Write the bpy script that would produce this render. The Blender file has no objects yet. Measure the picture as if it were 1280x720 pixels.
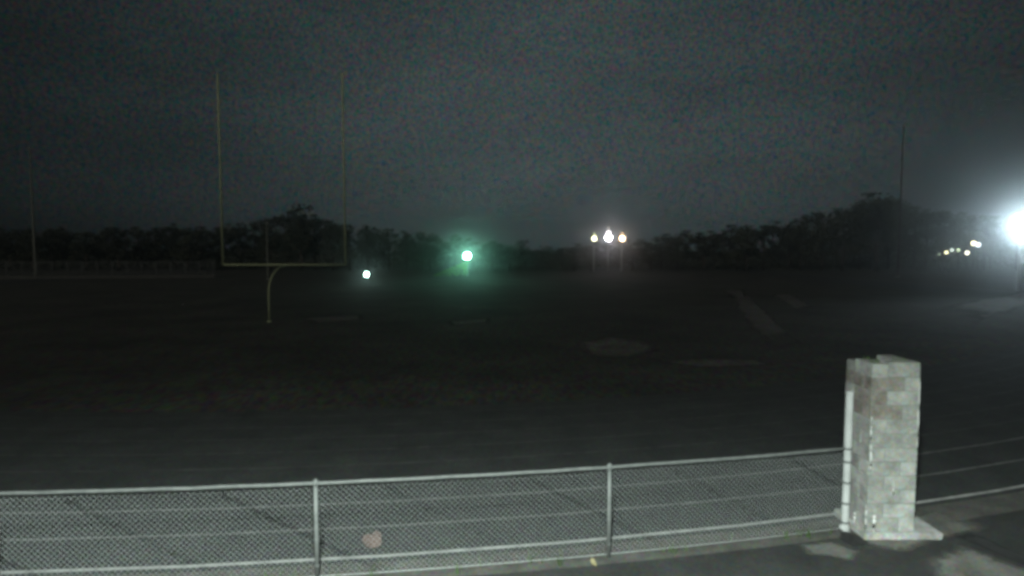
import bpy, bmesh, math, random
from mathutils import Vector, Matrix
random.seed(7)
S = bpy.context.scene
C = S.collection
R = math.radians
PI = math.pi

# ------------------------------------------------------------------ camera
PITCH = R(3.6)
CAM_H = 4.0
FPX = 760.0            # focal length in pixels of a 1280 wide frame
cam_d = bpy.data.cameras.new('camera')
cam_d.sensor_width = 36.0
cam_d.lens = FPX / 1280 * 36
cam_d.clip_end = 3000
cam = bpy.data.objects.new('camera', cam_d)
cam.location = (0, 0, CAM_H)
cam.rotation_euler = (PI / 2 - PITCH, 0, 0)
C.objects.link(cam)
S.camera = cam

# ------------------------------------------------------------------ render look
S.view_settings.view_transform = 'Standard'
S.view_settings.look = 'None'
S.view_settings.exposure = 0.2
S.view_settings.gamma = 1.0
S.cycles.use_denoising = True
S.cycles.use_adaptive_sampling = False
S.cycles.filter_width = 3.7
S.cycles.max_bounces = 4
S.cycles.volume_bounces = 0
S.cycles.sample_clamp_direct = 0
S.cycles.sample_clamp_indirect = 2

# ------------------------------------------------------------------ sky (night overcast with the glow of a town)
SUN_ELEV, SUN_AZ = R(28), R(205)        # added fill sun behind the camera, to the left
w = bpy.data.worlds.new('World')
S.world = w
w.use_nodes = True
nt = w.node_tree
nt.nodes.clear()
def N(t, kind, **kw):
    n = t.nodes.new(kind)
    for k, v in kw.items():
        setattr(n, k, v)
    return n
out = N(nt, 'ShaderNodeOutputWorld')
sky = N(nt, 'ShaderNodeTexSky')
sky.sky_type = 'NISHITA'
sky.sun_disc = False
sky.sun_elevation = SUN_ELEV
sky.sun_rotation = SUN_AZ
bg1 = N(nt, 'ShaderNodeBackground')
bg1.inputs['Strength'].default_value = 0.0002
nt.links.new(sky.outputs[0], bg1.inputs['Color'])
tc = N(nt, 'ShaderNodeTexCoord')
dot = N(nt, 'ShaderNodeVectorMath', operation='DOT_PRODUCT')
ga, ge = R(5.0), R(7.0)
dot.inputs[1].default_value = (math.sin(ga) * math.cos(ge), math.cos(ga) * math.cos(ge), math.sin(ge))
nt.links.new(tc.outputs['Generated'], dot.inputs[0])
ac = N(nt, 'ShaderNodeMath', operation='ARCCOSINE')
nt.links.new(dot.outputs['Value'], ac.inputs[0])
dv = N(nt, 'ShaderNodeMath', operation='DIVIDE'); dv.inputs[1].default_value = R(34)
nt.links.new(ac.outputs[0], dv.inputs[0])
sq = N(nt, 'ShaderNodeMath', operation='POWER'); sq.inputs[1].default_value = 2
nt.links.new(dv.outputs[0], sq.inputs[0])
ng = N(nt, 'ShaderNodeMath', operation='MULTIPLY'); ng.inputs[1].default_value = -1
nt.links.new(sq.outputs[0], ng.inputs[0])
ex = N(nt, 'ShaderNodeMath', operation='EXPONENT')
nt.links.new(ng.outputs[0], ex.inputs[0])
ml = N(nt, 'ShaderNodeMath', operation='MULTIPLY_ADD')
ml.inputs[1].default_value = 0.080; ml.inputs[2].default_value = 0.0
nt.links.new(ex.outputs[0], ml.inputs[0])
mp = N(nt, 'ShaderNodeMapping'); mp.inputs['Scale'].default_value = (2.2, 2.2, 7)
nt.links.new(tc.outputs['Generated'], mp.inputs[0])
cl = N(nt, 'ShaderNodeTexNoise'); cl.inputs['Scale'].default_value = 1.6; cl.inputs['Detail'].default_value = 3
nt.links.new(mp.outputs[0], cl.inputs['Vector'])
mr = N(nt, 'ShaderNodeMapRange')
mr.inputs['From Min'].default_value = 0.3; mr.inputs['From Max'].default_value = 0.7
mr.inputs['To Min'].default_value = 0.82; mr.inputs['To Max'].default_value = 1.15
nt.links.new(cl.outputs['Fac'], mr.inputs['Value'])
m2 = N(nt, 'ShaderNodeMath', operation='MULTIPLY')
nt.links.new(ml.outputs[0], m2.inputs[0]); nt.links.new(mr.outputs[0], m2.inputs[1])
fn = N(nt, 'ShaderNodeTexNoise'); fn.inputs['Scale'].default_value = 240; fn.inputs['Detail'].default_value = 1; fn.inputs['Roughness'].default_value = 0.7
nt.links.new(tc.outputs['Generated'], fn.inputs['Vector'])
fm = N(nt, 'ShaderNodeMix', data_type='RGBA', blend_type='OVERLAY'); fm.inputs['Factor'].default_value = 0.75
fc = N(nt, 'ShaderNodeVectorMath', operation='MULTIPLY_ADD')
fc.inputs[1].default_value = (3.3, 3.3, 3.3); fc.inputs[2].default_value = (-1.15, -1.15, -1.15)
nt.links.new(fn.outputs['Color'], fc.inputs[0])
nt.links.new(fc.outputs[0], fm.inputs['B'])
bg2 = N(nt, 'ShaderNodeBackground')
nt.links.new(fm.outputs['Result'], bg2.inputs['Color'])
fm.inputs['A'].default_value = (0.52, 0.69, 0.72, 1)
nt.links.new(m2.outputs[0], bg2.inputs['Strength'])
add = N(nt, 'ShaderNodeAddShader')
nt.links.new(bg1.outputs[0], add.inputs[0]); nt.links.new(bg2.outputs[0], add.inputs[1])
nt.links.new(add.outputs[0], out.inputs['Surface'])

# added fill, no seen source: one very weak, soft sun for goal posts and field
sd = bpy.data.lights.new('fill_sun', 'SUN')
sd.energy = 0.36; sd.angle = R(12); sd.color = (1.0, 0.97, 0.88)
so = bpy.data.objects.new('fill_sun', sd)
so.rotation_euler = Vector((-math.sin(SUN_AZ) * math.cos(SUN_ELEV), -math.cos(SUN_AZ) * math.cos(SUN_ELEV), -math.sin(SUN_ELEV))).to_track_quat('-Z', 'Y').to_euler()
C.objects.link(so)

# the security floodlight on the building the camera hangs on
fd = bpy.data.lights.new('building_floodlight', 'SPOT')
fd.energy = 11000; fd.spot_size = R(130); fd.spot_blend = 0.6; fd.shadow_soft_size = 0.16
fd.color = (0.86, 1.0, 0.94)
fo = bpy.data.objects.new('building_floodlight', fd)
LAMP = (-0.4, -0.3, 6.2)
fo.location = LAMP
fo.rotation_euler = (R(36), 0, 0)
C.objects.link(fo)

# ------------------------------------------------------------------ helpers
def ray(px, py):
    x, y, z = (px - 640) / FPX, 1.0, -(py - 360) / FPX
    c, s = math.cos(-PITCH), math.sin(-PITCH)
    return Vector((x, y * c - z * s, y * s + z * c))
def ground(px, py, z=0.0):
    v = ray(px, py); t = (z - CAM_H) / v.z
    return Vector((v.x * t, v.y * t, z))
def at(px, py, Y):
    v = ray(px, py); t = Y / v.y
    return Vector((v.x * t, Y, CAM_H + v.z * t))

def link(name, bm, mat, parent=None, smooth=False):
    me = bpy.data.meshes.new(name)
    bm.to_mesh(me); bm.free()
    if smooth:
        for p in me.polygons: p.use_smooth = True
    for m in (mat if isinstance(mat, (list, tuple)) else [mat]):
        me.materials.append(m)
    o = bpy.data.objects.new(name, me)
    C.objects.link(o)
    if parent: o.parent = parent
    return o
def tag(o, label=None, cat=None, group=None, kind=None):
    if label: o['label'] = label
    if cat: o['category'] = cat
    if group: o['group'] = group
    if kind: o['kind'] = kind
    return o
def thing(name, label, cat, loc=(0, 0, 0), rz=0, group=None):
    o = bpy.data.objects.new(name, None)
    o.location = loc; o.rotation_euler = (0, 0, rz); o.empty_display_size = 0.2
    C.objects.link(o)
    return tag(o, label, cat, group)
def copy_tree(o, parent=None):
    c = o.copy(); C.objects.link(c)
    if parent: c.parent = parent
    for ch in list(o.children): copy_tree(ch, c)
    return c
def box(bm, x0, y0, z0, x1, y1, z1, jit=0.0, mi=0):
    vs = [bm.verts.new((x + random.uniform(-jit, jit), y + random.uniform(-jit, jit), z + random.uniform(-jit, jit)))
          for z in (z0, z1) for (x, y) in ((x0, y0), (x1, y0), (x1, y1), (x0, y1))]
    for f in ((3, 2, 1, 0), (4, 5, 6, 7), (0, 1, 5, 4), (1, 2, 6, 5), (2, 3, 7, 6), (3, 0, 4, 7)):
        bm.faces.new([vs[i] for i in f]).material_index = mi
def bevel(bm, w, seg=1):
    bmesh.ops.bevel(bm, geom=bm.edges[:], offset=w, segments=seg, affect='EDGES')
def tube(bm, pts, radii, n=10, cap=True):
    pts = [Vector(p) for p in pts]
    if not isinstance(radii, (list, tuple)): radii = [radii] * len(pts)
    rings = []
    for i, p in enumerate(pts):
        a = pts[max(i - 1, 0)]; b = pts[min(i + 1, len(pts) - 1)]
        t = (b - a).normalized()
        u = t.cross(Vector((0, 0, 1)))
        if u.length < 1e-3: u = Vector((1, 0, 0))
        u.normalize(); v = u.cross(t).normalized()
        rings.append([bm.verts.new(p + (u * math.cos(2 * PI * k / n) + v * math.sin(2 * PI * k / n)) * radii[i]) for k in range(n)])
    for i in range(len(rings) - 1):
        for k in range(n):
            bm.faces.new((rings[i][k], rings[i + 1][k], rings[i + 1][(k + 1) % n], rings[i][(k + 1) % n]))
    if cap and n > 2:
        bm.faces.new(rings[0]); bm.faces.new(rings[-1][::-1])
def lathe(bm, prof, n=16, axis='Z', at_=(0, 0, 0)):
    M = {'Z': Matrix.Identity(3), 'Y': Matrix.Rotation(R(90), 3, 'X'), 'X': Matrix.Rotation(R(90), 3, 'Y')}[axis]
    o = Vector(at_)
    rings = [[bm.verts.new(M @ Vector((r * math.cos(2 * PI * k / n), r * math.sin(2 * PI * k / n), z)) + o) for k in range(n)] for r, z in prof]
    for i in range(len(rings) - 1):
        for k in range(n):
            bm.faces.new((rings[i][k], rings[i][(k + 1) % n], rings[i + 1][(k + 1) % n], rings[i + 1][k]))
    bm.faces.new(rings[0][::-1]); bm.faces.new(rings[-1])

# ------------------------------------------------------------------ materials
def material(name, c1, c2, scale=4.0, rough=0.85, bump=0.3, metal=0.0, c3=None, vary=0.0, stretch=(1, 1, 1), bump_scale=None, spec=0.3, speck=0.0, speck_scale=25.0, speck_stretch=(1, 1, 1)):
    m = bpy.data.materials.new(name); m.use_nodes = True
    t = m.node_tree; b = t.nodes['Principled BSDF']
    b.inputs['Roughness'].default_value = rough; b.inputs['Metallic'].default_value = metal
    b.inputs['Specular IOR Level'].default_value = spec
    tcn = N(t, 'ShaderNodeTexCoord')
    mpn = N(t, 'ShaderNodeMapping'); mpn.inputs['Scale'].default_value = stretch
    t.links.new(tcn.outputs['Object'], mpn.inputs[0])
    vec = mpn.outputs[0]
    if vary:
        oi = N(t, 'ShaderNodeObjectInfo')
        va = N(t, 'ShaderNodeVectorMath', operation='MULTIPLY_ADD')
        va.inputs[1].default_value = (1, 1, 1)
        sc = N(t, 'ShaderNodeMath', operation='MULTIPLY'); sc.inputs[1].default_value = 37
        t.links.new(oi.outputs['Random'], sc.inputs[0])
        t.links.new(vec, va.inputs[0]); t.links.new(sc.outputs[0], va.inputs[2])
        vec = va.outputs[0]
    n1 = N(t, 'ShaderNodeTexNoise'); n1.inputs['Scale'].default_value = scale; n1.inputs['Detail'].default_value = 6; n1.inputs['Roughness'].default_value = 0.65
    t.links.new(vec, n1.inputs['Vector'])
    cr = N(t, 'ShaderNodeValToRGB')
    cr.color_ramp.elements[0].position = 0.32; cr.color_ramp.elements[0].color = (*c1, 1)
    cr.color_ramp.elements[1].position = 0.68; cr.color_ramp.elements[1].color = (*c2, 1)
    if c3:
        e = cr.color_ramp.elements.new(0.80); e.color = (*c3, 1)
    t.links.new(n1.outputs['Fac'], cr.inputs[0])
    col = cr.outputs[0]
    if vary:
        hs = N(t, 'ShaderNodeHueSaturation')
        mrn = N(t, 'ShaderNodeMapRange'); mrn.inputs['To Min'].default_value = 1 - vary; mrn.inputs['To Max'].default_value = 1 + vary
        t.links.new(oi.outputs['Random'], mrn.inputs['Value'])
        t.links.new(mrn.outputs[0], hs.inputs['Value']); t.links.new(col, hs.inputs['Color'])
        col = hs.outputs[0]
    if speck:      # grains and blades of mixed colour
        mq = N(t, 'ShaderNodeMapping'); mq.inputs['Scale'].default_value = speck_stretch
        t.links.new(tcn.outputs['Object'], mq.inputs[0])
        n3 = N(t, 'ShaderNodeTexNoise'); n3.inputs['Scale'].default_value = speck_scale; n3.inputs['Detail'].default_value = 2; n3.inputs['Roughness'].default_value = 0.7
        t.links.new(mq.outputs[0], n3.inputs['Vector'])
        k1 = N(t, 'ShaderNodeVectorMath', operation='MULTIPLY_ADD')
        g_ = 4.0 * speck
        k1.inputs[1].default_value = (g_, g_, g_); k1.inputs[2].default_value = (1 - g_ / 2,) * 3
        t.links.new(n3.outputs['Color'], k1.inputs[0])
        k2 = N(t, 'ShaderNodeVectorMath', operation='MAXIMUM'); k2.inputs[1].default_value = (0.1, 0.1, 0.1)
        t.links.new(k1.outputs[0], k2.inputs[0])
        k3 = N(t, 'ShaderNodeVectorMath', operation='MULTIPLY')
        t.links.new(col, k3.inputs[0]); t.links.new(k2.outputs[0], k3.inputs[1])
        col = k3.outputs[0]
    t.links.new(col, b.inputs['Base Color'])
    if bump:
        n2 = N(t, 'ShaderNodeTexNoise'); n2.inputs['Scale'].default_value = bump_scale or scale * 8; n2.inputs['Detail'].default_value = 4
        t.links.new(vec, n2.inputs['Vector'])
        bp = N(t, 'ShaderNodeBump'); bp.inputs['Strength'].default_value = bump; bp.inputs['Distance'].default_value = 0.02
        t.links.new(n2.outputs['Fac'], bp.inputs['Height']); t.links.new(bp.outputs[0], b.inputs['Normal'])
    return m
def glow(name, col, strength):
    m = bpy.data.materials.new(name); m.use_nodes = True
    b = m.node_tree.nodes['Principled BSDF']
    b.inputs['Base Color'].default_value = (0.6, 0.6, 0.6, 1)
    b.inputs['Emission Color'].default_value = (*col, 1)
    b.inputs['Emission Strength'].default_value = strength
    m.cycles.emission_sampling = 'FRONT' if strength > 5 else 'NONE'
    return m

M_grass = material('field_grass', (0.030, 0.031, 0.026), (0.080, 0.079, 0.064), 0.22, 0.95, 0.6, bump_scale=14, speck=1.1, speck_scale=7, speck_stretch=(1, .35, 1))
M_track = material('track_surface', (0.036, 0.039, 0.038), (0.060, 0.064, 0.061), 1.2, 0.9, 0.3, bump_scale=60, speck=.6, speck_scale=18)
M_line = material('shaded_white_paint', (0.03, 0.03, 0.03), (0.14, 0.14, 0.135), 3, 0.8, 0.2)  # inner lines: the floodlight's falloff painted in as a darker colour
M_line2 = material('half_shaded_paint', (0.12, 0.12, 0.115), (0.29, 0.29, 0.28), 4, 0.8, 0.2)  # second and third lines: the same falloff painted in, milder
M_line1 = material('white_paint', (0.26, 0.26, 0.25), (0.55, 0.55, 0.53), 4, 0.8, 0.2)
M_asphalt = material('old_asphalt', (0.027, 0.029, 0.028), (0.050, 0.051, 0.048), 1.1, 0.92, 0.5, bump_scale=70, c3=(0.07, 0.07, 0.063), speck=.6, speck_scale=24)
M_concrete = material('pale_concrete', (0.065, 0.064, 0.057), (0.13, 0.127, 0.115), 2.2, 0.9, 0.4, bump_scale=50, speck=.5, speck_scale=24)
M_tar = material('tar_seam', (0.02, 0.02, 0.02), (0.045, 0.045, 0.045), 5, 0.8, 0.3)
M_sand = material('bare_earth', (0.065, 0.063, 0.055), (0.17, 0.16, 0.145), 0.8, 0.95, 0.4, speck=.9, speck_scale=7, speck_stretch=(1, .35, 1))
M_block = material('grey_block', (0.23, 0.23, 0.215), (0.46, 0.46, 0.43), 3.5, 0.92, 0.6, vary=0.05, speck=.35, speck_scale=26, bump_scale=45)
M_blockpale = material('limed_block', (0.30, 0.30, 0.285), (0.58, 0.58, 0.555), 3.5, 0.9, 0.6, vary=0.05, speck=.35, speck_scale=26, bump_scale=45)
M_blockbrown = material('stained_block', (0.15, 0.13, 0.11), (0.34, 0.315, 0.285), 4, 0.92, 0.6, vary=0.08, speck=.4, speck_scale=26, bump_scale=45)
M_mortar = material('mortar', (0.20, 0.20, 0.19), (0.32, 0.32, 0.30), 9, 0.95, 0.4)
M_lime = material('lime_smear', (0.62, 0.62, 0.60), (0.80, 0.80, 0.78), 6, 0.8, 0.3)
M_galv = material('galvanised_steel', (0.13, 0.14, 0.135), (0.22, 0.23, 0.22), 9, 0.6, 0.1, metal=0.1, spec=0.5)
M_wire = material('galvanised_wire', (0.43, 0.455, 0.445), (0.56, 0.585, 0.57), 9, 0.6, 0.0, metal=0.1, spec=0.5)
M_yellow = material('goal_yellow', (0.44, 0.50, 0.28), (0.60, 0.67, 0.40), 3, 0.5, 0.05)
M_pole = material('weathered_pole', (0.36, 0.37, 0.36), (0.52, 0.53, 0.52), 3, 0.6, 0.05)
M_farpole = material('dull_pole', (0.14, 0.15, 0.12), (0.24, 0.25, 0.21), 3, 0.7, 0.05)
M_black = material('dark_housing', (0.03, 0.03, 0.03), (0.06, 0.06, 0.06), 5, 0.6, 0.05)
M_bark = material('bark', (0.045, 0.036, 0.028), (0.10, 0.085, 0.07), 6, 0.95, 0.5, stretch=(1, 1, 0.2))
M_leaf = material('leaves', (0.050, 0.056, 0.034), (0.095, 0.105, 0.062), 1.5, 0.8, 0, vary=0.25)
M_bush = material('bush_leaves', (0.05, 0.10, 0.03), (0.10, 0.17, 0.05), 3, 0.8, 0)
b_ = M_bush.node_tree                     # thin leaves let the light behind them through
tl = N(b_, 'ShaderNodeBsdfTranslucent'); tl.inputs['Color'].default_value = (0.36, 0.62, 0.16, 1)
mx = N(b_, 'ShaderNodeMixShader'); mx.inputs[0].default_value = 0.55
b_.links.new(b_.nodes['Principled BSDF'].outputs[0], mx.inputs[1]); b_.links.new(tl.outputs[0], mx.inputs[2])
b_.links.new(mx.outputs[0], b_.nodes['Material Output'].inputs['Surface'])
M_pink = material('pink_bag', (0.13, 0.09, 0.08), (0.20, 0.14, 0.125), 8, 0.7, 0.2)
M_dry = material('dry_leaf', (0.22, 0.19, 0.10), (0.34, 0.30, 0.17), 12, 0.8, 0.2)
M_screen = material('glass_screen', (0.4, 0.42, 0.42), (0.5, 0.52, 0.52), 3, 0.2, 0)

# ------------------------------------------------------------------ ground, field, track, pavement
def sheet(name, pts, z, mat, parent=None):
    bm = bmesh.new()
    bm.faces.new([bm.verts.new((p[0], p[1], z)) for p in pts])
    bmesh.ops.recalc_face_normals(bm, faces=bm.faces[:])
    o = link(name, bm, mat, parent)
    return o
bm = bmesh.new()
g = 1400
vs = [bm.verts.new(p) for p in ((-g, -60, 0), (g, -60, 0), (g, 1500, 0), (-g, 1500, 0))]
bm.faces.new(vs)
tag(link('ground', bm, M_grass), kind='structure')

CX, CY, LEN = -9.04, 63.99, 84.0     # centre of the near bend, length of the straights
def oval(r, n=72):
    p = [(CX + r * math.cos(a), CY + r * math.sin(a)) for a in [PI + PI * k / n for k in range(n + 1)]]
    q = [(CX + r * math.cos(a), CY + LEN + r * math.sin(a)) for a in [PI * k / n for k in range(n + 1)]]
    return p + q
def ring(name, r0, r1, z, mat, parent=None):
    bm = bmesh.new()
    a, b = oval(r0), oval(r1)
    va = [bm.verts.new((x, y, z)) for x, y in a]; vb = [bm.verts.new((x, y, z)) for x, y in b]
    n = len(a)
    for i in range(n):
        j = (i + 1) % n
        bm.faces.new((va[i], vb[i], vb[j], va[j]))
    bmesh.ops.recalc_face_normals(bm, faces=bm.faces[:])
    if bm.faces[:][0].normal.z < 0: bmesh.ops.reverse_faces(bm, faces=bm.faces[:])
    return link(name, bm, mat, parent)
edge = tag(ring('concrete_strip', 56.9, 57.6, 0.006, M_concrete), kind='structure')
track = tag(ring('running_track', 49.2, 56.95, 0.004, M_track), kind='structure')
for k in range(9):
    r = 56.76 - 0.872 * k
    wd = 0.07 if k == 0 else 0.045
    ring('lane_line', r - wd / 2, r + wd / 2, 0.008, M_line1 if k == 0 else M_line2 if k < 3 else M_line, track)  # lines darken inward, lamp falloff put into their colour

# asphalt apron on the camera's side of the fence (follows the fence line)
bm = bmesh.new()
arc = []
for k in range(41):
    x = -12 + 30 * k / 40
    arc.append((x, CY - math.sqrt(57.42 ** 2 - (x - CX) ** 2)))
low = [bm.verts.new((x, -12, 0.012)) for x, y in arc]
high = [bm.verts.new((x, y, 0.012)) for x, y in arc]
for k in range(40):
    bm.faces.new((low[k], low[k + 1], high[k + 1], high[k]))
pave = tag(link('pavement', bm, M_asphalt), kind='structure')
def patch(name, px, z, mat, parent=None, jit=0.18, sub=9):
    """an irregular flat patch whose corners lie on the ground"""
    P = [ground(*p) for p in px]
    c = sum(P, Vector()) / len(P)
    pts = []
    for i in range(len(P)):
        a, b = P[i], P[(i + 1) % len(P)]
        for k in range(sub):
            q = a.lerp(b, k / sub)
            s = (b - a).length
            pts.append(q + Vector((random.uniform(-jit, jit) * s / sub, random.uniform(-jit, jit) * s / sub, 0)))
    bm = bmesh.new()
    lay = bm.verts.layers.float.new('fade')
    rings = []
    for f, v in ((.35, 1.0), (.7, .8), (1.18, 0.0)):
        ring_ = []
        for q in pts:
            w_ = c.lerp(q, f); bv = bm.verts.new((w_.x, w_.y, z)); bv[lay] = v; ring_.append(bv)
        rings.append(ring_)
    bm.faces.new(rings[0])
    n = len(pts)
    for r0, r1 in zip(rings, rings[1:]):
        for k in range(n):
            bm.faces.new((r0[k], r1[k], r1[(k + 1) % n], r0[(k + 1) % n]))
    bmesh.ops.recalc_face_normals(bm, faces=bm.faces[:])
    return link(name, bm, mat, parent)
def feather(m, scale):
    """the surface thins out towards the edge of its patch"""
    t = m.node_tree; b = t.nodes['Principled BSDF']
    at_ = N(t, 'ShaderNodeAttribute'); at_.attribute_name = 'fade'
    tx = N(t, 'ShaderNodeTexCoord')
    nz = N(t, 'ShaderNodeTexNoise'); nz.inputs['Scale'].default_value = scale; nz.inputs['Detail'].default_value = 5; nz.inputs['Roughness'].default_value = .7
    t.links.new(tx.outputs['Object'], nz.inputs['Vector'])
    ad = N(t, 'ShaderNodeMath', operation='MULTIPLY_ADD'); ad.inputs[1].default_value = 1.3
    t.links.new(nz.outputs['Fac'], ad.inputs[0]); t.links.new(at_.outputs['Fac'], ad.inputs[2])
    mr_ = N(t, 'ShaderNodeMapRange'); mr_.inputs['From Min'].default_value = .72; mr_.inputs['From Max'].default_value = 1.35
    t.links.new(ad.outputs[0], mr_.inputs['Value'])
    t.links.new(mr_.outputs[0], b.inputs['Alpha'])
    return m
M_slab = feather(material('worn_slab', (0.085, 0.084, 0.074), (0.19, 0.187, 0.17), 2.2, 0.9, 0.4, bump_scale=50, speck=.5, speck_scale=24), 3.0)
feather(M_sand, .35); feather(M_tar, 3.0)
patch('concrete_slab', [(1075, 684), (1118, 690), (1226, 661), (1172, 640), (1120, 650), (1060, 668)], 0.017, M_slab, pave)
patch('concrete_patch', [(1000, 683), (1040, 678), (1078, 692), (1062, 701), (1012, 694)], 0.017, M_slab, pave)
patch('concrete_patch', [(1165, 700), (1205, 684), (1290, 716), (1300, 740), (1180, 745)], 0.017, M_slab, pave)
patch('tar_seam', [(1196, 672), (1214, 668), (1300, 704), (1300, 717), (1240, 690)], 0.020, M_tar, pave)
patch('tar_seam', [(1052, 664), (1075, 672), (1090, 684), (1066, 683), (1050, 674)], 0.020, M_tar, pave)

# bare patches and a path on the infield
for i, px in enumerate(([(722, 428), (760, 420), (806, 426), (820, 438), (792, 448), (742, 446)],
           [(820, 452), (880, 448), (950, 450), (960, 456), (880, 460)],
           [(905, 362), (926, 362), (995, 424), (962, 428)],
           [(966, 368), (985, 366), (1016, 384), (996, 388)],
           [(380, 398), (450, 394), (456, 399), (392, 404)],
           [(560, 402), (610, 398), (612, 403), (566, 407)],
           [(1180, 384), (1300, 360), (1330, 366), (1230, 400)])):
    tag(patch('bare_earth', px, 0.006, M_sand, jit=0.08), kind='structure')

# ------------------------------------------------------------------ chain link fence
FR, FH = 57.24, 1.20
def fpos(s, z=0.0, r=FR):
    """s = arc length along the fence, 0 at the post at px 395"""
    a0 = math.atan2(7.14 - CY, -2.36 - CX)
    a = a0 + s / FR
    return Vector((CX + r * math.cos(a), CY + r * math.sin(a), z))
fence = thing('chain_link_fence', 'galvanised waist high chain link fence curving along the outer edge of the running track', 'fence', fpos(0))
FO = Vector(fence.location)
posts = [-7.32, -3.66, 0.0, 3.66]
END = 7.22
for s in posts:
    p = fpos(s) - FO
    bm = bmesh.new(); tube(bm, [p, p + Vector((0, 0, FH - 0.03))], 0.027, 12)
    po = link('post', bm, M_galv, fence, True)
    bm = bmesh.new(); q = p + Vector((0, 0, FH - 0.028)); tube(bm, [q, q + Vector((0, 0, .03)), q + Vector((0, 0, .065)), q + Vector((0, 0, .085))], [.036, .037, .03, .008], 12)
    link('post_cap', bm, M_galv, po, True)
    for zz in (0.18, 0.5, 0.82):
        bm = bmesh.new(); tube(bm, [p + Vector((0, 0, zz)), p + Vector((0, 0, zz + 0.012))], 0.034, 10)
        link('wire_tie', bm, M_galv, po, True)
bm = bmesh.new()
p = fpos(END) - FO
tube(bm, [p, p + Vector((0, 0, 0.06)), p + Vector((0.004, 0, 0.10)), p + Vector((0.01, 0, 2.02))], [0.085, 0.08, 0.052, 0.05], 14)
tp = link('terminal_post', bm, M_pole, fence, True)
tp['label'] = 'taller thick end post against the block pillar'
for zz in (0.12, 0.4, 0.7, 1.0, 1.19):
    bm = bmesh.new(); tube(bm, [p + Vector((0, 0, zz)), p + Vector((0, 0, zz + 0.03))], 0.058, 12)
    link('tension_band', bm, M_galv, tp, True)
bm = bmesh.new()
tube(bm, [fpos(-7.4 + (END + 7.4) * k / 44, FH) - FO + Vector((0, 0, random.uniform(-.004, .004))) for k in range(45)], 0.020, 10)
link('top_rail', bm, M_galv, fence, True)
bm = bmesh.new()
tube(bm, [fpos(-7.4 + (END + 7.4) * k / 44, 0.045) - FO for k in range(45)], 0.004, 5)
link('tension_wire', bm, M_wire, fence)
# the woven wire of each bay
HW = 0.0354
def fabric(s0, s1):
    bm = bmesh.new()
    n = int((s1 - s0) / HW); rows = int((FH - 0.07) / HW)
    for i in range(n):
        pts = []
        for j in range(rows + 1):
            off = (j + i) % 2
            s = s0 + (i + off) * HW
            d = 0.004 if off else -0.004
            z = 0.05 + j * HW
            pts.append(fpos(s, z, FR + d + 0.006 * math.sin(s * 1.7 + z * 3)) - FO)
        tube(bm, pts, 0.0021, 4, cap=False)
    o = link('wire_mesh', bm, M_wire, fence, True)
    o['kind'] = 'stuff'
for a, b in ((-7.3, -3.70), (-3.62, -0.04), (0.04, 3.62), (3.70, END - 0.06)):
    fabric(a, b)

# ------------------------------------------------------------------ block pillar
PX0, PY0 = 4.91, 8.19
MOD = 0.222
pil = thing('block_pillar', 'square pillar of weathered grey concrete blocks standing at the end of the chain link fence', 'pillar', (PX0, PY0, 0))
def block_mesh(lx, ly, lz, jit):
    bm = bmesh.new(); box(bm, 0.005, 0.005, 0.005, lx - 0.005, ly - 0.005, lz - 0.005, jit); bevel(bm, 0.007)
    return bm
mat_cycle = {}
for c in range(12):
    if c % 2 == 0: lay = [(0, 0, 2, 1), (2, 0, 1, 2), (1, 2, 2, 1), (0, 1, 1, 2)]
    else: lay = [(1, 0, 2, 1), (2, 1, 1, 2), (0, 2, 2, 1), (0, 0, 1, 2)]
    for i, (x, y, lx, ly) in enumerate(lay):
        if c == 11 and i in (2,): continue              # one block of the top course is missing
        left = x == 0 and y <= 1
        m = M_block
        if c <= 2 and not left: m = M_blockpale
        if c in (3, 4) and x >= 2: m = M_blockpale
        if c in (8, 9, 10) and left: m = M_blockbrown
        if c == 9 and (y == 0 and x == 0): m = M_blockbrown
        b = link('block', block_mesh(lx * MOD, ly * MOD, 0.2, 0.003), m, pil)
        b.location = (x * MOD + random.uniform(-.003, .003), y * MOD + random.uniform(-.003, .003), 0.10 + c * 0.197 - (0.02 if c == 11 and i == 3 else 0))
bm = bmesh.new(); box(bm, 0.012, 0.012, 0.03, 3 * MOD - 0.012, 3 * MOD - 0.012, 2.40); link('mortar', bm, M_mortar, pil)
bm = bmesh.new(); box(bm, -0.05, -0.05, 0.0, 1.03, 0.78, 0.10, 0.012); bevel(bm, 0.012, 2); link('footing', bm, M_blockpale, pil)
def smear(x, z0, z1, wd, side):
    bm = bmesh.new()
    n = 7
    pts = [(x + random.uniform(-.006, .006), z0 + (z1 - z0) * k / n) for k in range(n + 1)]
    rad = [wd * (0.35 + 0.65 * math.sin(PI * (k + .6) / (n + 1.2))) for k in range(n + 1)]
    tube(bm, [((a, -0.001, z) if side == 'f' else (-0.001, a, z)) for a, z in pts], rad, 8)
    link('lime_smear', bm, M_lime, pil, True)
smear(0.02, 0.95, 1.32, 0.016, 'f'); smear(0.012, 1.38, 1.72, 0.012, 'f'); smear(0.10, 0.10, 0.34, 0.028, 'f')
smear(0.03, 0.1, 0.5, 0.014, 'l'); smear(0.65, 1.2, 2.2, 0.008, 'f'); smear(0.35, 0.62, 0.85, 0.012, 'f'); smear(0.30, 0.1, 0.24, 0.02, 'l')

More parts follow.
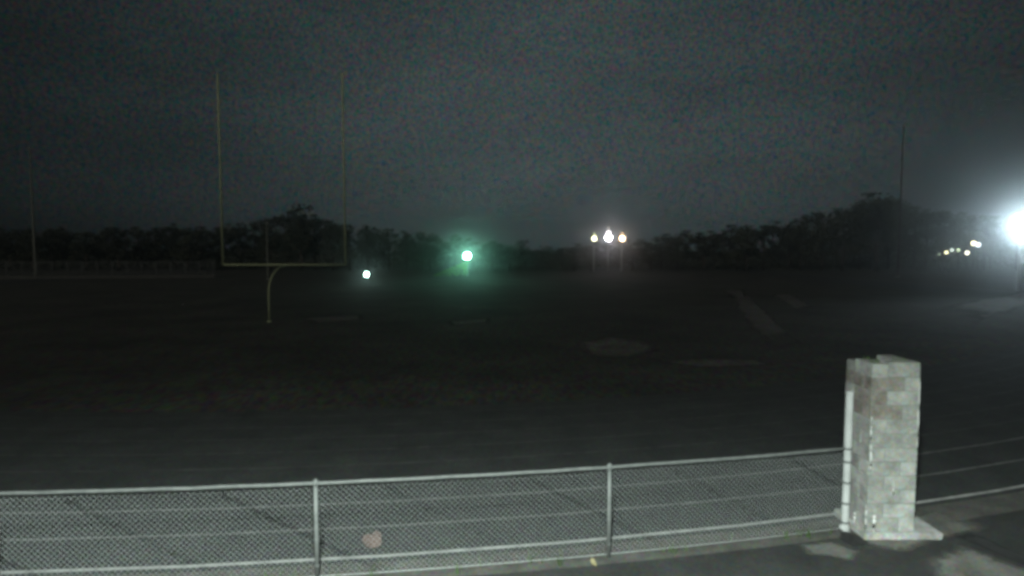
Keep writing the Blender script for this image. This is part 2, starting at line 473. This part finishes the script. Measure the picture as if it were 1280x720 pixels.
# weeds at the foot of the pillar and of the fence, and on its broken top
def tufts(name, spots, parent=None, hmin=.05, hmax=.16, label=None):
    bm = bmesh.new()
    for (x, y, z, n, rad) in spots:
        for k in range(n):
            a = random.uniform(0, 2 * PI); d = rad * math.sqrt(random.random())
            b = Vector((x + d * math.cos(a), y + d * math.sin(a), z))
            h = random.uniform(hmin, hmax); t = random.uniform(0, 2 * PI); l = random.uniform(.2, .7) * h
            tip = b + Vector((l * math.cos(t), l * math.sin(t), h)); mid = b.lerp(tip, .55) + Vector((0, 0, h * .12))
            u = Vector((-math.sin(t), math.cos(t), 0)) * 0.004
            v = [bm.verts.new(q) for q in (b - u, b + u, mid + u * .8, mid - u * .8, tip)]
            bm.faces.new((v[0], v[1], v[2], v[3])); bm.faces.new((v[3], v[2], v[4]))
    return link(name, bm, M_bush, parent)
sp = []
for k in range(40):
    s = random.uniform(-7.2, 7.0); q = fpos(s, 0.01, FR + random.uniform(-.06, .12)); sp.append((q.x, q.y, q.z, random.randint(2, 10), random.uniform(.02, .07)))
tag(tufts('weeds', sp), kind='stuff')
t = tufts('moss_tuft', [(random.uniform(.05, .55), random.uniform(.05, .5), 2.42, 16, .07) for k in range(7)], pil, .02, .09)

# ------------------------------------------------------------------ small litter
def crumple(name, loc, size, mat, label, cat, flat=0.5):
    bm = bmesh.new()
    bmesh.ops.create_icosphere(bm, subdivisions=2, radius=1)
    for v in bm.verts:
        f = random.uniform(0.7, 1.12)
        v.co = Vector((v.co.x * size * f, v.co.y * size * .7 * f, max(0, (v.co.z + .7) * size * flat * f)))
    o = link(name, bm, mat); o.location = loc
    return tag(o, label, cat)
crumple('crumpled_bag', ground(466, 684) + Vector((0, 0, .009)), 0.14, M_pink, 'crumpled faded pink bag lying on the outer track lane behind the fence', 'bag', 0.9)
leaf = thing('dry_leaf', 'curled pale yellow dry leaf on the ground beside the right hand fence post', 'leaf', ground(741, 707) + Vector((0, 0, .014)))
bm = bmesh.new()
prof = [(-.07, .0), (-.04, .022), (0, .034), (.035, .026), (.06, .008)]
vr = []
for x, wd in prof:
    z = .01 + .045 * abs(x / .07) ** 1.5
    vr.append([bm.verts.new((x, -wd - .002, z + wd * .9)), bm.verts.new((x, 0, z)), bm.verts.new((x, wd + .002, z + wd * .9))])
for a, b in zip(vr, vr[1:]):
    bm.faces.new((a[0], a[1], b[1], b[0])); bm.faces.new((a[1], a[2], b[2], b[1]))
bl = link('blade', bm, M_dry, leaf, True); md = bl.modifiers.new('solid', 'SOLIDIFY'); md.thickness = 0.002
bm = bmesh.new(); tube(bm, [(.058, 0, .05), (.085, .006, .075), (.105, .004, .085)], .003, 5); link('stalk', bm, M_dry, leaf)
leaf.rotation_euler = (0, R(-25), R(110))

# the floodlight's own fixture, high on the wall behind the camera: its visor is added, unseen, to cut the beam off above the fence
fx = thing('wall_floodlight', 'dark floodlight high on the building wall above the camera, with an added plate shaping its beam', 'floodlight', LAMP)
bm = bmesh.new(); box(bm, -.26, -.30, -.10, .26, -.12, .22); bevel(bm, .015); link('housing', bm, M_black, fx)
bm = bmesh.new(); box(bm, -2.2, .35, -.20, 2.2, .37, .30); box(bm, -2.2, -.12, .28, 2.2, .345, .30); link('beam_blocker', bm, M_black, fx)

# ------------------------------------------------------------------ goal posts
GY = 35.6
cl_, cr_ = at(279, 331, GY), at(432, 331, GY)
base = Vector((at(335, 331, GY - 2.0).x, GY - 2.0, 0))
goal = thing('goal_post', 'tall yellow football goal post with thin uprights and a crossbar on the dark field', 'goal post', base)
zc = cl_.z
L, Rr = cl_ - base, cr_ - base
mid = (L + Rr) / 2
bm = bmesh.new()
tube(bm, [(0, 0, 0), (0, 0, zc - 1.5)] + [(mid.x * (1 - math.cos(a)) , 2.0 * (1 - math.cos(a)), zc - 1.5 + 1.42 * math.sin(a)) for a in [PI / 2 * k / 8 for k in range(1, 9)]], 0.042, 14)
link('gooseneck_post', bm, M_yellow, goal, True)
bm = bmesh.new(); tube(bm, [L, Rr], 0.045, 12); link('crossbar', bm, M_yellow, goal, True)
for q in (L, Rr):
    bm = bmesh.new(); tube(bm, [q, q + Vector((0, 0, 11.0))], 0.058, 12); u = link('upright', bm, M_yellow, goal, True)
bm = bmesh.new(); lathe(bm, [(.12, 0), (.12, .03), (.09, .06)], 14); link('base_flange', bm, M_yellow, goal)

# ------------------------------------------------------------------ poles and the far fence
def tall_pole(px, base_py, h, r, label, mat, cat='pole'):
    b = ground(px, base_py)
    t = thing('tall_pole', label, cat, b)
    bm = bmesh.new(); tube(bm, [(0, 0, 0), (0, 0, .5), (0, 0, h)], [r, r, r * .55], 12); link('pole', bm, mat, t, True)
    bm = bmesh.new(); lathe(bm, [(r * 2, 0), (r * 2, .06), (r * 1.3, .09)], 12); link('base_plate', bm, M_pole, t)
    bm = bmesh.new(); lathe(bm, [(r * .7, h), (r * .7, h + .08), (r * .2, h + .16)], 12); link('cap', bm, M_pole, t)
    return t
tall_pole(45, 348, 18, 0.17, 'tall pale steel pole at the far left end of the far fence', M_farpole)
tall_pole(1122, 346, 22, 0.15, 'tall thin pole rising in front of the highest trees on the right', M_bark)
tall_pole(335, 349, 7.6, 0.12, 'short thin pole seen between the goal uprights beyond the field', M_farpole)

a, b = ground(-30, 348.5), ground(268, 347)
ff = thing('far_fence', 'long pale wire fence on the far left edge of the field', 'fence', a)
d = b - a
npost = 16
M_farw = M_galv
for k in range(npost + 1):
    q = d * (k / npost)
    bm = bmesh.new(); tube(bm, [q, q + Vector((0, 0, 2.3 + random.uniform(-.1, .1)))], 0.045, 8); link('post', bm, M_galv, ff, True)
bm = bmesh.new(); tube(bm, [Vector((0, 0, 2.25)), d + Vector((0, 0, 2.25))], 0.03, 6); link('rail', bm, M_galv, ff)
bm = bmesh.new(); box(bm, 0, 0, 0, 0, 0, 0); bm.free()
bm = bmesh.new()
n = 40
va = []
for k in range(n + 1):
    q = d * (k / n); h = 0.32 + random.uniform(-.05, .05)
    va.append([bm.verts.new(q + Vector((0, y, z))) for y, z in ((-.06, 0), (-.06, h), (.06, h), (.06, 0))])
for k in range(n):
    for i in range(3): bm.faces.new((va[k][i], va[k][i + 1], va[k + 1][i + 1], va[k + 1][i]))
link('kickboard', bm, M_concrete, ff)
bm = bmesh.new()
n = int(d.length / 0.3)
up = Vector((0, 0, 1))
for k in range(n):
    p0, p1 = d * (k / n), d * (min(k + 7, n) / n)
    tube(bm, [p0 + up * .1, p1 + up * 2.2], .006, 3, cap=False); tube(bm, [p0 + up * 2.2, p1 + up * .1], .006, 3, cap=False)
o = link('wire_mesh', bm, M_wire, ff); o['kind'] = 'stuff'

# ------------------------------------------------------------------ lamps
def flood_pole(px, py, Y, label, lamps, head_r, cat='floodlight', group=None, hood=0.9):
    """a pole with one or more round lamp heads stacked on it, facing the camera"""
    p = at(px, py, Y)
    t = thing('floodlight_pole', label, cat, (p.x, p.y + 0.25 + head_r, 0), 0, group)
    top = p.z + head_r * 1.2 + (len(lamps) - 1) * head_r * 1.9
    pr = 0.05 + 0.012 * top
    bm = bmesh.new(); tube(bm, [(0, 0, 0), (0, 0, top)], [pr, pr * .7], 10); link('pole', bm, M_pole, t, True)
    yaw = math.atan2(p.x, p.y)
    for i, (col, st, sc) in enumerate(lamps):
        z = p.z + i * head_r * 1.9
        r = head_r * sc
        bm = bmesh.new(); lathe(bm, [(r * .5, -.28 - r * .3), (r * .9, -.2), (r * 1.1, -.05), (r * 1.15, r * hood), (r * 1.12, r * hood), (r * 1.03, -.04), (r * .2, -.05)], 16, 'Y', (0, 0, 0))
        hd = link('lamp_head', bm, M_black, t, True)
        hd.location = (0, -0.25 - head_r * .6, z); hd.rotation_euler = (0, 0, -yaw)
        bm = bmesh.new(); lathe(bm, [(r * .99, -.02), (r * .8, .02 + r * .08), (r * .3, .02 + r * .14)], 16, 'Y')
        ln = link('lens', bm, glow('lamp_glow', col, st), hd, True)
        bm = bmesh.new(); box(bm, -.04, 0.0, -.05, .04, .3 + head_r * .5, .05); link('bracket', bm, M_pole, hd)
    return t
def point(name, loc, col, power, rad=0.2):
    l = bpy.data.lights.new(name, 'POINT'); l.energy = power; l.color = col; l.shadow_soft_size = rad
    o = bpy.data.objects.new(name, l); o.location = loc; C.objects.link(o)
    return o

# small lamp on a low post
flood_pole(458, 343, 75, 'small white lamp on a low post just right of the goal post', [((0.62, 1.0, 0.88), 55, 1)], 0.24)
# green-white flood light beyond the field
flood_pole(584, 320, 92, 'greenish white floodlight shining above the added bush beyond the field', [((0.34, 1.0, 0.70), 220, 1)], 0.43)
# three lamps in a row; the dimmer ones added above imitate upward flare
flood_pole(743, 298, 112, 'dimmest, leftmost yellowish light of the row of three beyond the field, with a dim lamp added as flare', [((1.0, 0.98, 0.58), 7, 1), ((0.9, 1.0, .5), .5, .75)], 0.42, group='row of three lights with added flare')
flood_pole(761, 297, 112, 'brightest white light in the middle of the row of three beyond the field, with dim lamps added as flare', [((1.0, 0.93, 1.0), 55, 1.15), ((1.0, .95, .95), 2.5, .9), ((1, .9, .8), .4, .65)], 0.47, group='row of three lights with added flare')
flood_pole(778, 298, 112, 'orange tinted light on the right of the row of three beyond the field, with a dim lamp added as flare', [((1.0, 0.72, 0.42), 16, 1), ((1.0, .66, .34), .8, .75)], 0.45, group='row of three lights with added flare')
# the dazzling light at the right edge
flood_pole(1290, 283, 58, 'dazzling white floodlight on a pole at the right edge of the view', [((0.72, 0.92, 1.0), 170, 1)], 1.0, hood=2.6)

# lit leaves added to imitate the green smear of glow beside the green light
def leaf_mesh(fn, n, size, name, mat, parent=None):
    bm = bmesh.new()
    for k in range(n):
        p = fn()
        s = size * random.uniform(.6, 1.4)
        q = Matrix.Rotation(random.uniform(0, 2 * PI), 3, 'Z') @ Matrix.Rotation(random.uniform(-1.2, 1.2), 3, 'X')
        pts = [(-s * .5, 0, 0), (0, -s * .28, s * .06), (s * .5, 0, 0), (0, s * .28, s * .06)]
        bm.faces.new([bm.verts.new(p + q @ Vector(v)) for v in pts])
    return link(name, bm, mat, parent)
bp_ = at(565, 341, 88.4)
bush = thing('glow_smear_bush', 'added leafy green bush imitating the smear of glow below the greenish floodlight', 'bush', (bp_.x, 88.4, 0))
def bf():
    u = random.random() ** .7
    x = -2.6 + 4.9 * u
    h = 0.25 + 2.0 * u
    return Vector((x + random.gauss(0, .1), random.gauss(0, .5), .15 + h * random.random() ** .7))
leaf_mesh(bf, 1500, 0.22, 'foliage', M_bush, bush)
bm = bmesh.new()
for k in range(8):
    x = random.uniform(-.4, 2.0); tube(bm, [(x * .4 + .4, 0, 0), (x, random.uniform(-.2, .2), .5 + .4 * x + .5)], [.05, .015], 6)
link('stems', bm, M_bark, bush)

# a string of small lights up the right-hand bank
SL = [(1174, 318, 99, .15, 1.0, (0.8, 1.0, .7)), (1183, 315.5, 99, .26, 2.4, (1.0, .95, .55)), (1190, 312.5, 100, .26, 1.2, (.85, 1.0, .9)),
      (1198, 312.5, 101, .22, 1.6, (.8, 1.0, .6)), (1209, 316, 98, .30, 2.6, (1.0, .95, .75)), (1217, 304, 103, .34, 4.0, (1.0, .9, .55)), (1223, 306, 103.6, .36, 2.4, (.85, .95, 1.0))]
names = ['faintest yellow green lamp at the left end of the string of small lamps', 'yellow lamp second from the left in the string of small lamps',
         'dim bluish lamp just right of the second lamp in the string of small lamps', 'narrow greenish lamp in the middle of the string of small lamps',
         'cream lamp standing lowest in the right half of the string of small lamps', 'brightest warm lamp near the top right end of the string of small lamps',
         'bluish white lamp at the right end of the string, touching the warm one']
for (px, py, Y, r, st, col), nm in zip(SL, names):
    p = at(px, py, Y)
    t = thing('yard_lamp', nm, 'lamp', (p.x, p.y, 0), 0, 'small lamps on the right beyond the field')
    bm = bmesh.new(); tube(bm, [(0, 0, 0), (0, 0, p.z - r)], [.07, .05], 8); link('pole', bm, M_bark, t)
    bm = bmesh.new(); lathe(bm, [(r * .35, -r), (r * .9, -r * .5), (r, 0), (r * .85, r * .6), (r * .3, r)], 12, 'Z', (0, 0, p.z)); link('globe', bm, glow('globe_glow', col, st), t, True)
    bm = bmesh.new(); lathe(bm, [(r * .8, r * .98), (r * .5, r * 1.25), (r * .1, r * 1.4)], 12, 'Z', (0, 0, p.z)); link('cap', bm, M_black, t)

# ------------------------------------------------------------------ trees
def make_tree(seed, nleaf, shape):
    random.seed(seed)
    t = bpy.data.objects.new('tree', None); t.empty_display_size = .3; C.objects.link(t)
    bm = bmesh.new()
    tube(bm, [(0, 0, 0), (.01, 0, .12), (-.005, .01, .35), (.01, 0, .62), (0, 0, .9)], [.035, .026, .021, .014, .004], 8)
    tips = []
    for k in range(16):
        z = random.uniform(.18, .8); a = random.uniform(0, 2 * PI)
        l = shape(z) * random.uniform(.6, 1.0)
        q = Vector((l * math.cos(a), l * math.sin(a), min(.97, z + l * random.uniform(.15, .6))))
        tube(bm, [(0, 0, z), Vector((0, 0, z)).lerp(q, .5) + Vector((0, 0, -.015)), q], [.011, .007, .002], 5); tips.append(q)
    tips += [Vector((0, 0, .93)), Vector((.02, .01, .85))]
    link('trunk', bm, M_bark, t, True)
    cl = []
    for q in tips:
        for j in range(3):
            cl.append((q + Vector((random.gauss(0, .05), random.gauss(0, .05), random.gauss(0, .03))), random.uniform(.03, .085)))
    def f():
        c, r = random.choice(cl)
        v = Vector((random.gauss(0, 1), random.gauss(0, 1), random.gauss(0, .8))) * r * .75
        q = c + v
        q.z = max(.04, min(1.0, q.z)); return q
    leaf_mesh(f, nleaf, .046, 'crown', M_leaf, t)
    return t
shapes = [lambda z: .30 * math.sin(PI * min(1, max(.1, (z + .05))) ) + .08, lambda z: .36 * (1 - z) + .06, lambda z: .24 * math.sin(PI * z) + .06, lambda z: .33 * math.sin(PI * z ** .7) + .05]
protos = [make_tree(100 + i, 2600, shapes[i % 4]) for i in range(5)]
random.seed(21)
SKY = [(-60, 284), (0, 283), (100, 282), (200, 281), (300, 276), (345, 268), (375, 258), (405, 268), (440, 276), (500, 286), (560, 293), (640, 301), (700, 303), (800, 298), (850, 289), (900, 285),
       (960, 275), (1020, 265), (1060, 252), (1100, 243), (1150, 254), (1200, 265), (1290, 262), (1360, 262)]
def skyline(px):
    for (x0, y0), (x1, y1) in zip(SKY, SKY[1:]):
        if x0 <= px <= x1: return y0 + (y1 - y0) * (px - x0) / (x1 - x0)
    return 280
used = [False] * 5
def put_tree(px, py, Y, wfac, label, group, k=None):
    k = random.randrange(5) if k is None else k
    if used[k]: t = copy_tree(protos[k])
    else: t = protos[k]; used[k] = True
    p = at(px, py, Y)
    t.location = (p.x, Y, 0); t.rotation_euler = (0, 0, random.uniform(0, 6.28))
    t.scale = (p.z * wfac, p.z * wfac, p.z)
    tag(t, label, 'tree', group)
px = -50
while px < 1350:
    base_y = skyline(px)
    for row in range(2):
        Y = (122, 150)[row] + random.uniform(-6, 6)
        y = base_y + random.uniform(-1, 7) + (4 if row == 0 else 0)
        if px < 330: lb, gr = 'dark leafy tree in the level tree line behind the far left fence', 'tree line on the left'
        elif px < 590: lb, gr = 'dark leafy tree in the tree line behind the goal post and the small lamp', 'tree line behind the goal'
        elif px < 850: lb, gr = 'low dark tree in the dip of the tree line around the three lights', 'low trees in the middle'
        else: lb, gr = 'dark tall tree in the tree line rising on the right behind the pillar', 'tree line on the right'
        hh = at(px, y, Y).z
        put_tree(px + random.uniform(-8, 8), y, Y, max(.8, min(2.2, 8.5 / hh)) * random.uniform(.85, 1.15), lb, gr)
    px += 22
put_tree(375, 256, 118, .95, 'tallest pointed dark tree rising above the tree line between the goal uprights', 'tree line behind the goal', 1)
put_tree(1098, 241, 116, .95, 'tallest broad dark tree of the whole tree line, up behind the block pillar', 'tree line on the right', 0)
for pr_, u in zip(protos, used):
    if not u:
        for ch in list(pr_.children): bpy.data.objects.remove(ch)
        bpy.data.objects.remove(pr_)
# undergrowth that closes the foot of the wood
bm_pts = []
def uf():
    x = random.uniform(-140, 150); y = random.uniform(128, 156)
    return Vector((x, y, random.random() ** 1.2 * 3.6))
o = leaf_mesh(uf, 22000, 0.75, 'undergrowth', M_leaf)
tag(o, kind='stuff')

# ------------------------------------------------------------------ haze (thin night mist that the lamps light up)
bm = bmesh.new(); box(bm, -420, -58, -1, 420, 420, 24)
hz = tag(link('haze', bm, bpy.data.materials.new('night_mist')), kind='stuff')
hm = hz.data.materials[0]; hm.use_nodes = True
ht = hm.node_tree; ht.nodes.clear()
ho = N(ht, 'ShaderNodeOutputMaterial'); hv = N(ht, 'ShaderNodeVolumePrincipled')
hv.inputs['Color'].default_value = (0.93, 0.97, 1.0, 1)
hv.inputs['Density'].default_value = 0.0023
hv.inputs['Anisotropy'].default_value = 0.955
ht.links.new(hv.outputs[0], ho.inputs['Volume'])
